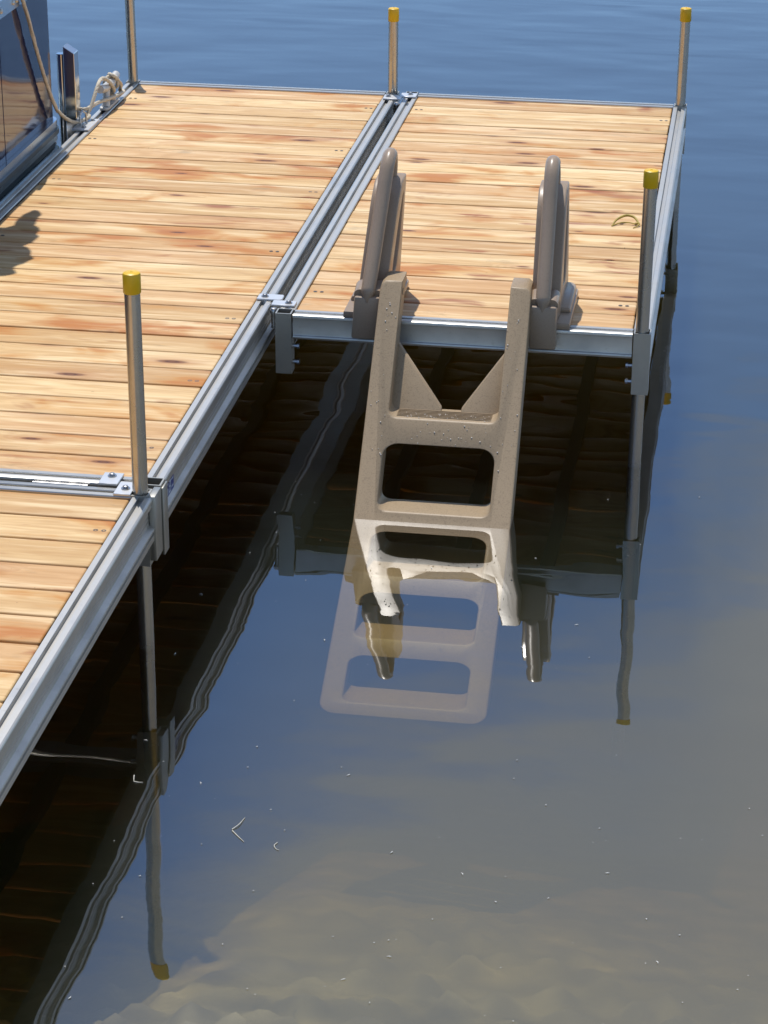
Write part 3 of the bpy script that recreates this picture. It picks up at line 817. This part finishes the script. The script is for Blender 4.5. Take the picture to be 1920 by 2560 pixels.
for k in range(120):
    px = random.uniform(-.2, 2.0); py = random.uniform(-3.35, -.2)
    if random.random() < .35: px = random.uniform(.2, 1.9); py = random.uniform(-3.3, -2.0)
    a = random.uniform(0, 6.28); L = random.choice([.003, .004, .004, .006, .011]); dx, dy = L * math.cos(a), L * math.sin(a)
    if px < AX1 + .03 and py > -3.3: px += .3
    if px > BX0 and py > -.05: continue
    if random.random() < .6:
        m.tube([(px - dx / 2, py - dy / 2, Zf), (px + .002, py, Zf + .001), (px + dx / 2, py + dy / 2, Zf)], [.0006, .0011, .0005], 5)
    else:
        bmesh.ops.create_icosphere(m.bm, subdivisions=1, radius=random.uniform(.0007, .0016), matrix=Matrix.Translation((px, py, ZW + .001)) @ Matrix.Diagonal((1.3, 1, .5, 1)))
tag(m.build('floating_debris', M['fluff'], angle=180), kind='stuff')

# ------------------------------------------------------------------ light, sky, camera
wd_ = bpy.data.worlds.new('World'); sc.world = wd_; wd_.use_nodes = True
nt = wd_.node_tree; bg = nt.nodes['Background']
sky = nt.nodes.new('ShaderNodeTexSky'); sky.sky_type = 'NISHITA'; sky.sun_disc = False
sky.sun_elevation = SUN_EL; sky.sun_rotation = SUN_AZ
sky.air_density = .78; sky.dust_density = 0; sky.ozone_density = 6.0
# a thin bright cloud bank, highest to the left of the view direction and lower to the right
def wmath(op, a, b=None, c=None, clamp=False):
    n = nt.nodes.new('ShaderNodeMath'); n.operation = op; n.use_clamp = clamp
    for i, q in enumerate((a, b, c)):
        if q is None: continue
        if hasattr(q, 'is_output'): nt.links.new(q, n.inputs[i])
        else: n.inputs[i].default_value = q
    return n.outputs[0]
tc = nt.nodes.new('ShaderNodeTexCoord'); sp = nt.nodes.new('ShaderNodeSeparateXYZ'); nt.links.new(tc.outputs['Generated'], sp.inputs[0])
el = wmath('MULTIPLY', wmath('ARCSINE', sp.outputs[2]), 57.2958)
az = wmath('MULTIPLY', wmath('ARCTAN2', sp.outputs[0], sp.outputs[1]), 57.2958)
azc = wmath('MAXIMUM', wmath('MINIMUM', az, 8.0), -32.0)
def wnoise(scale, detail, loc):
    mp = nt.nodes.new('ShaderNodeMapping'); mp.inputs['Location'].default_value = loc; nt.links.new(tc.outputs['Generated'], mp.inputs[0])
    n = nt.nodes.new('ShaderNodeTexNoise'); n.inputs['Scale'].default_value = scale; n.inputs['Detail'].default_value = detail; n.inputs['Roughness'].default_value = .55
    nt.links.new(mp.outputs[0], n.inputs[0]); return n.outputs[0]
edge = wmath('MULTIPLY_ADD', azc, -.62, 21.6)
wob = wmath('MULTIPLY', wmath('SUBTRACT', wnoise(11, 5, (2, 1, 0)), .5), 11.0)
m1 = wmath('DIVIDE', wmath('ADD', wmath('SUBTRACT', el, edge), wob), 5.5, None, True)
m2 = wmath('DIVIDE', wmath('SUBTRACT', 62.0, el), 14.0, None, True)
thin = wmath('MULTIPLY_ADD', wnoise(7, 4, (5, 3, 2)), .55, .50, True)
cm = wmath('MULTIPLY', wmath('MULTIPLY', wmath('SMOOTH_MIN', m1, 1.0, .3), m2), wmath('MULTIPLY', thin, .92), True)
mxw = nt.nodes.new('ShaderNodeMix'); mxw.data_type = 'RGBA'
nt.links.new(cm, mxw.inputs[0]); nt.links.new(sky.outputs[0], mxw.inputs[6]); mxw.inputs[7].default_value = (3.15, 3.4, 3.75, 1)
nt.links.new(mxw.outputs[2], bg.inputs[0]); bg.inputs[1].default_value = .11
sd = bpy.data.lights.new('sun', 'SUN'); sd.energy = 2.6; sd.angle = R(.53); sd.color = (1, .955, .89)
so = bpy.data.objects.new('sun', sd); col.objects.link(so)
v = Vector((math.sin(SUN_AZ) * math.cos(SUN_EL), math.cos(SUN_AZ) * math.cos(SUN_EL), math.sin(SUN_EL)))
so.rotation_euler = v.to_track_quat('Z', 'Y').to_euler()
cd = bpy.data.cameras.new('camera'); co_ = bpy.data.objects.new('camera', cd); col.objects.link(co_); sc.camera = co_
F = Vector((-.13644807, .90425758, -.40459875)); Rt = Vector((.98836966, .15194151, .00626084)); Up = Vector((-.06713676, .39903885, .91447288))
mw = Matrix((Rt, Up, -F)).transposed().to_4x4(); mw.translation = (1.484936, -7.368825, 2.615958)
co_.matrix_world = mw
cd.sensor_fit = 'HORIZONTAL'; cd.sensor_width = 36; cd.lens = 6061.18 / 1920 * 36; cd.clip_start = .05; cd.clip_end = 3000
sc.view_settings.view_transform = 'Standard'; sc.view_settings.look = 'None'; sc.view_settings.exposure = .64; sc.view_settings.gamma = 1
sc.cycles.use_denoising = True
sc.cycles.max_bounces = 10; sc.cycles.glossy_bounces = 6; sc.cycles.transparent_max_bounces = 12; sc.cycles.volume_bounces = 1
sc.cycles.caustics_reflective = False; sc.cycles.caustics_refractive = False
sc.cycles.sample_clamp_indirect = 6
